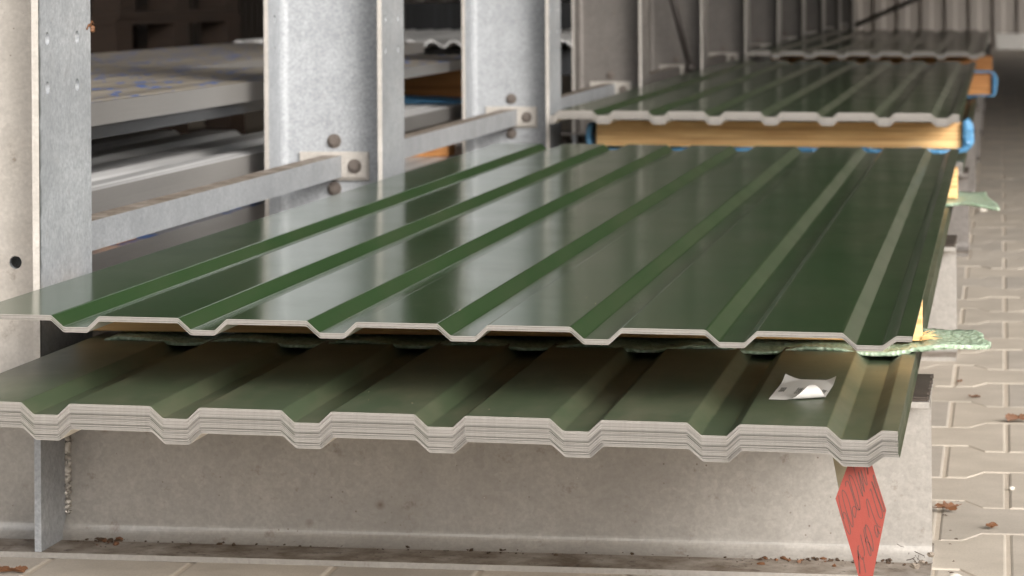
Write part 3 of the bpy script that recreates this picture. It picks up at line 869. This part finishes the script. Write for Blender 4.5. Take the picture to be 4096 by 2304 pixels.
# pallets deep in the shade
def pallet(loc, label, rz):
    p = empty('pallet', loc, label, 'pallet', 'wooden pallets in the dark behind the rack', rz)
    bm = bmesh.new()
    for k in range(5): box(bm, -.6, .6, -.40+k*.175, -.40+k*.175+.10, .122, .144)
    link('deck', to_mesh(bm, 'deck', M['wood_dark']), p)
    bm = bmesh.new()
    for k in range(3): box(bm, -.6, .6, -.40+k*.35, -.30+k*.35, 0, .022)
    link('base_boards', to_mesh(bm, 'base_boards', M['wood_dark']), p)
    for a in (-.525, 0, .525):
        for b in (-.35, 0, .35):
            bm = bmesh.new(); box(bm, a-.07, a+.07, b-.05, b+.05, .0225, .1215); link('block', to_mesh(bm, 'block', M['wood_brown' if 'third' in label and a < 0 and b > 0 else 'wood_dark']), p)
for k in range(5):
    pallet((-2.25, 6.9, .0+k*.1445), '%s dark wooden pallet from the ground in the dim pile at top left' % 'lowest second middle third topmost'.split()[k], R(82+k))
bm = bmesh.new()

# ------------------------------------------------------------------ leaves, crumbs and dirt
def leaf(x, y, z, size, rz, label, lobes=0, seed=1, mat='leaf', rx=0):
    rnd = random.Random(seed); bm = bmesh.new(); n = 40; L = []
    for i in range(n):
        t = 2*math.pi*i/n; r = .5+.12*math.cos(2*t)
        if lobes: r = .26+.24*abs(math.cos(t))+.10*math.cos(7*t)
        r *= 1+rnd.uniform(-.06, .06); px_, py_ = r*math.cos(t)*size, r*math.sin(t)*size*.62
        L.append(bm.verts.new((px_, py_, size*(.16*abs(math.sin(t*1.5+seed))+.10*rnd.random()))))
    c = bm.verts.new((0, 0, size*.05))
    for i in range(n): bm.faces.new((c, L[i], L[(i+1) % n]))
    r = bmesh.ops.extrude_face_region(bm, geom=bm.faces[:])
    for v in [q for q in r['geom'] if isinstance(q, bmesh.types.BMVert)]: v.co.z += .0006
    o = link('dry_leaf', to_mesh(bm, 'dry_leaf', M[mat]), None, (x, y, z+size*.25*math.sin(rx)), (rx, 0, rz)); tag(o, label, 'leaf', 'dry leaves on the paving')
    bm = bmesh.new(); tube(bm, [(-size*.3, 0, size*.1), (-size*.5, size*.05, size*.05), (-size*.62, size*.1, .001)], size*.018, 5)
    link('stalk', to_mesh(bm, 'stalk', M['leaf'], True), o)
leaf(.911, .842, .001, .030, R(14), 'lobed brown oak leaf lying against the nearest beam end', 5, 2, rx=R(28))
leaf(.967, .737, .001, .015, R(40), 'small curled brown leaf on the paving right of the oak leaf', 0, 3, rx=R(35))
leaf(1.005, 1.617, .001, .032, R(12), 'curled brown leaf at the right edge on the paving', 0, 4, rx=R(25))
leaf(.910, 2.055, .001, .013, R(70), 'tiny brown leaf bit beyond the rubber pad', 0, 5)
leaf(.936, 1.874, .001, .016, R(-15), 'narrow brown leaf bit on the paving, midway to the second beam', 0, 6)
leaf(-.155, .31, .001, .03, R(5), 'brown leaf cut off by the bottom left corner', 0, 7)
def chip(x, y, z, s, label, seed, mat='leaf_pale'):
    bm = bmesh.new(); bmesh.ops.create_icosphere(bm, subdivisions=2, radius=s)
    for v in bm.verts: v.co *= 1+.35*noise.noise(v.co*(1.2/s)+Vector((seed, 0, 0))); v.co.z *= .7
    tag(link('stone_chip', to_mesh(bm, 'stone_chip', M[mat], True), None, (x, y, z+s*.5)), label, 'stone chip')
chip(.926, 5.75, 0, .016, 'pale stone chip on the paving behind the far green foam tongue', 1)
chip(.927, .405, 0, .010, 'white chip on the paving at the bottom edge beside the beam', 2)
chip(.167, .125, zl(.167)-HGT, .0016, 'tiny white bead lying in a rib of the lower stack', 3)
chip(.993, 1.02, 0, .004, 'small pale crumb on the paving far right', 4)

def crumbs(name, spots, mat, label, seed):
    rnd = random.Random(seed); bm = bmesh.new()
    for x, y, z, s in spots:
        m = Matrix.Translation((x, y, z+s*.4)) @ Matrix.Rotation(rnd.uniform(0, 6), 4, 'Z') @ Matrix.Diagonal((1+rnd.random(), 1, .5+.3*rnd.random(), 1))
        r = bmesh.ops.create_icosphere(bm, subdivisions=1, radius=s, matrix=m)
        for v in r['verts']: v.co += Vector((rnd.uniform(-1, 1), rnd.uniform(-1, 1), rnd.uniform(-1, 1)))*s*.35
    o = link(name, to_mesh(bm, name, M[mat])); o['kind'] = 'stuff'; o['label'] = label; o['category'] = 'dirt'
rnd = random.Random(9); sp = []
for k in range(190):
    x = rnd.choice([rnd.uniform(-.14, .9), rnd.gauss(-.09, .012), rnd.gauss(.76, .05)])
    if x > .895 or x < -.15: continue
    y = .5-.004-.010-abs(rnd.gauss(0, .012)); sp.append((x, y, .0068+(.006 if y > .486 else 0), rnd.choice([.0006, .0009, .0014, .0024])*rnd.uniform(.7, 1.3)))
crumbs('soil_crumbs', sp, 'soil', 'brown soil crumbs and leaf bits along the bottom flange of the nearest beam', 1)
sp = [(rnd.uniform(.70, .80), rnd.uniform(.44, .482), .0070, rnd.uniform(.001, .0032)) for k in range(12)]+[(rnd.uniform(-.11, -.07), rnd.uniform(.45, .484), .007, rnd.uniform(.001, .004)) for k in range(8)]
crumbs('leaf_crumbs', sp, 'leaf', 'rust brown leaf crumbs on the flange beside the red card and the stiffener', 2)
sp = [(rnd.uniform(.905, .925), rnd.uniform(.42, .95), -.002, rnd.uniform(.0008, .0028)) for k in range(26)]
crumbs('ground_dirt', sp, 'soil', 'dark dirt in the paving joint along the nearest beam end', 3)
def grit(name, n, fx, fy, fz, mat, label, seed, s0, s1):
    r = random.Random(seed); crumbs(name, [(x, y, fz(x), r.uniform(s0, s1)) for x, y in ((fx(r), fy(r)) for _ in range(n))], mat, label, seed)
def surf(x, tilt, x0, z0):
    u = (x-x0)
    if u < 0: h = 0
    else:
        k, u2 = divmod(u, PITCH); h = 0 if u2 > SL1+VAL+SL2 else (-HGT*u2/SL1 if u2 < SL1 else (-HGT if u2 < SL1+VAL else -HGT*(1-(u2-SL1-VAL)/SL2)))
    return z0-tilt*u+h
grit('grit', 90, lambda r: r.uniform(-.1, .87), lambda r: r.uniform(-.05, .50), lambda x: surf(x, .0115, -.0126, .2546), 'sawdust', 'pale sawdust specks scattered on the lower green stack', 21, .0002, .00048)
grit('grit', 60, lambda r: r.uniform(-.1, .87), lambda r: r.uniform(.01, 1.3), lambda x: surf(x, .0087, 0, .3375), 'sawdust', 'pale dust specks scattered on the upper green stack', 22, .0002, .00045)

# cobweb tangle with twigs at the beam end
cw = empty('cobweb_tangle', (.893, .398, .030), 'tangle of cobweb, twigs and leaf scraps stuck to the nearest beam end', 'cobweb')
bm = bmesh.new(); r = random.Random(31)
for k in range(11):
    a = Vector((r.gauss(-.008, .005), -.002, r.gauss(.002, .005))); b = a+Vector((r.uniform(-.010, .012), r.uniform(-.003, .002), r.uniform(-.007, .005)))
    tube(bm, [a, (a+b)/2+Vector((0, -.002, r.uniform(-.002, .002))), b], r.uniform(.0002, .0006), 5)
link('twig', to_mesh(bm, 'twig', M['twig'], True), cw)
bm = bmesh.new()
for cx, cz, s in ((-.010, -.010, .006), (.008, .003, .005), (-.002, -.005, .004)):
    vs = [bm.verts.new((cx+s*math.cos(t)*r.uniform(.7, 1.1), -.003+r.uniform(-.002, .002), cz+s*.7*math.sin(t)*r.uniform(.7, 1.1))) for t in (k*math.pi/6 for k in range(12))]
    c = bm.verts.new((cx, -.006, cz))
    for k in range(12): bm.faces.new((c, vs[k], vs[(k+1) % 12]))
link('scrap', to_mesh(bm, 'scrap', M['web']), cw)
# withered insect nest on the first column
bm = bmesh.new(); r = random.Random(8)
tube(bm, [(0, -.018, 0), (.001, -.012, .006), (0, -.006, .004), (.001, 0, .010), (.002, .004, .006)], .0012, 6)
for k in range(5): bmesh.ops.create_icosphere(bm, subdivisions=1, radius=r.uniform(.002, .004), matrix=Matrix.Translation((.001, .003+r.uniform(-.003, .003), .001+r.uniform(-.004, .003))))
tag(link('withered_plant_bit', to_mesh(bm, 'withered_plant_bit', M['leaf'], True), None, (-.149, .600, .628)), 'withered plant bit hanging on the first column edge beside a hole', 'plant bit')
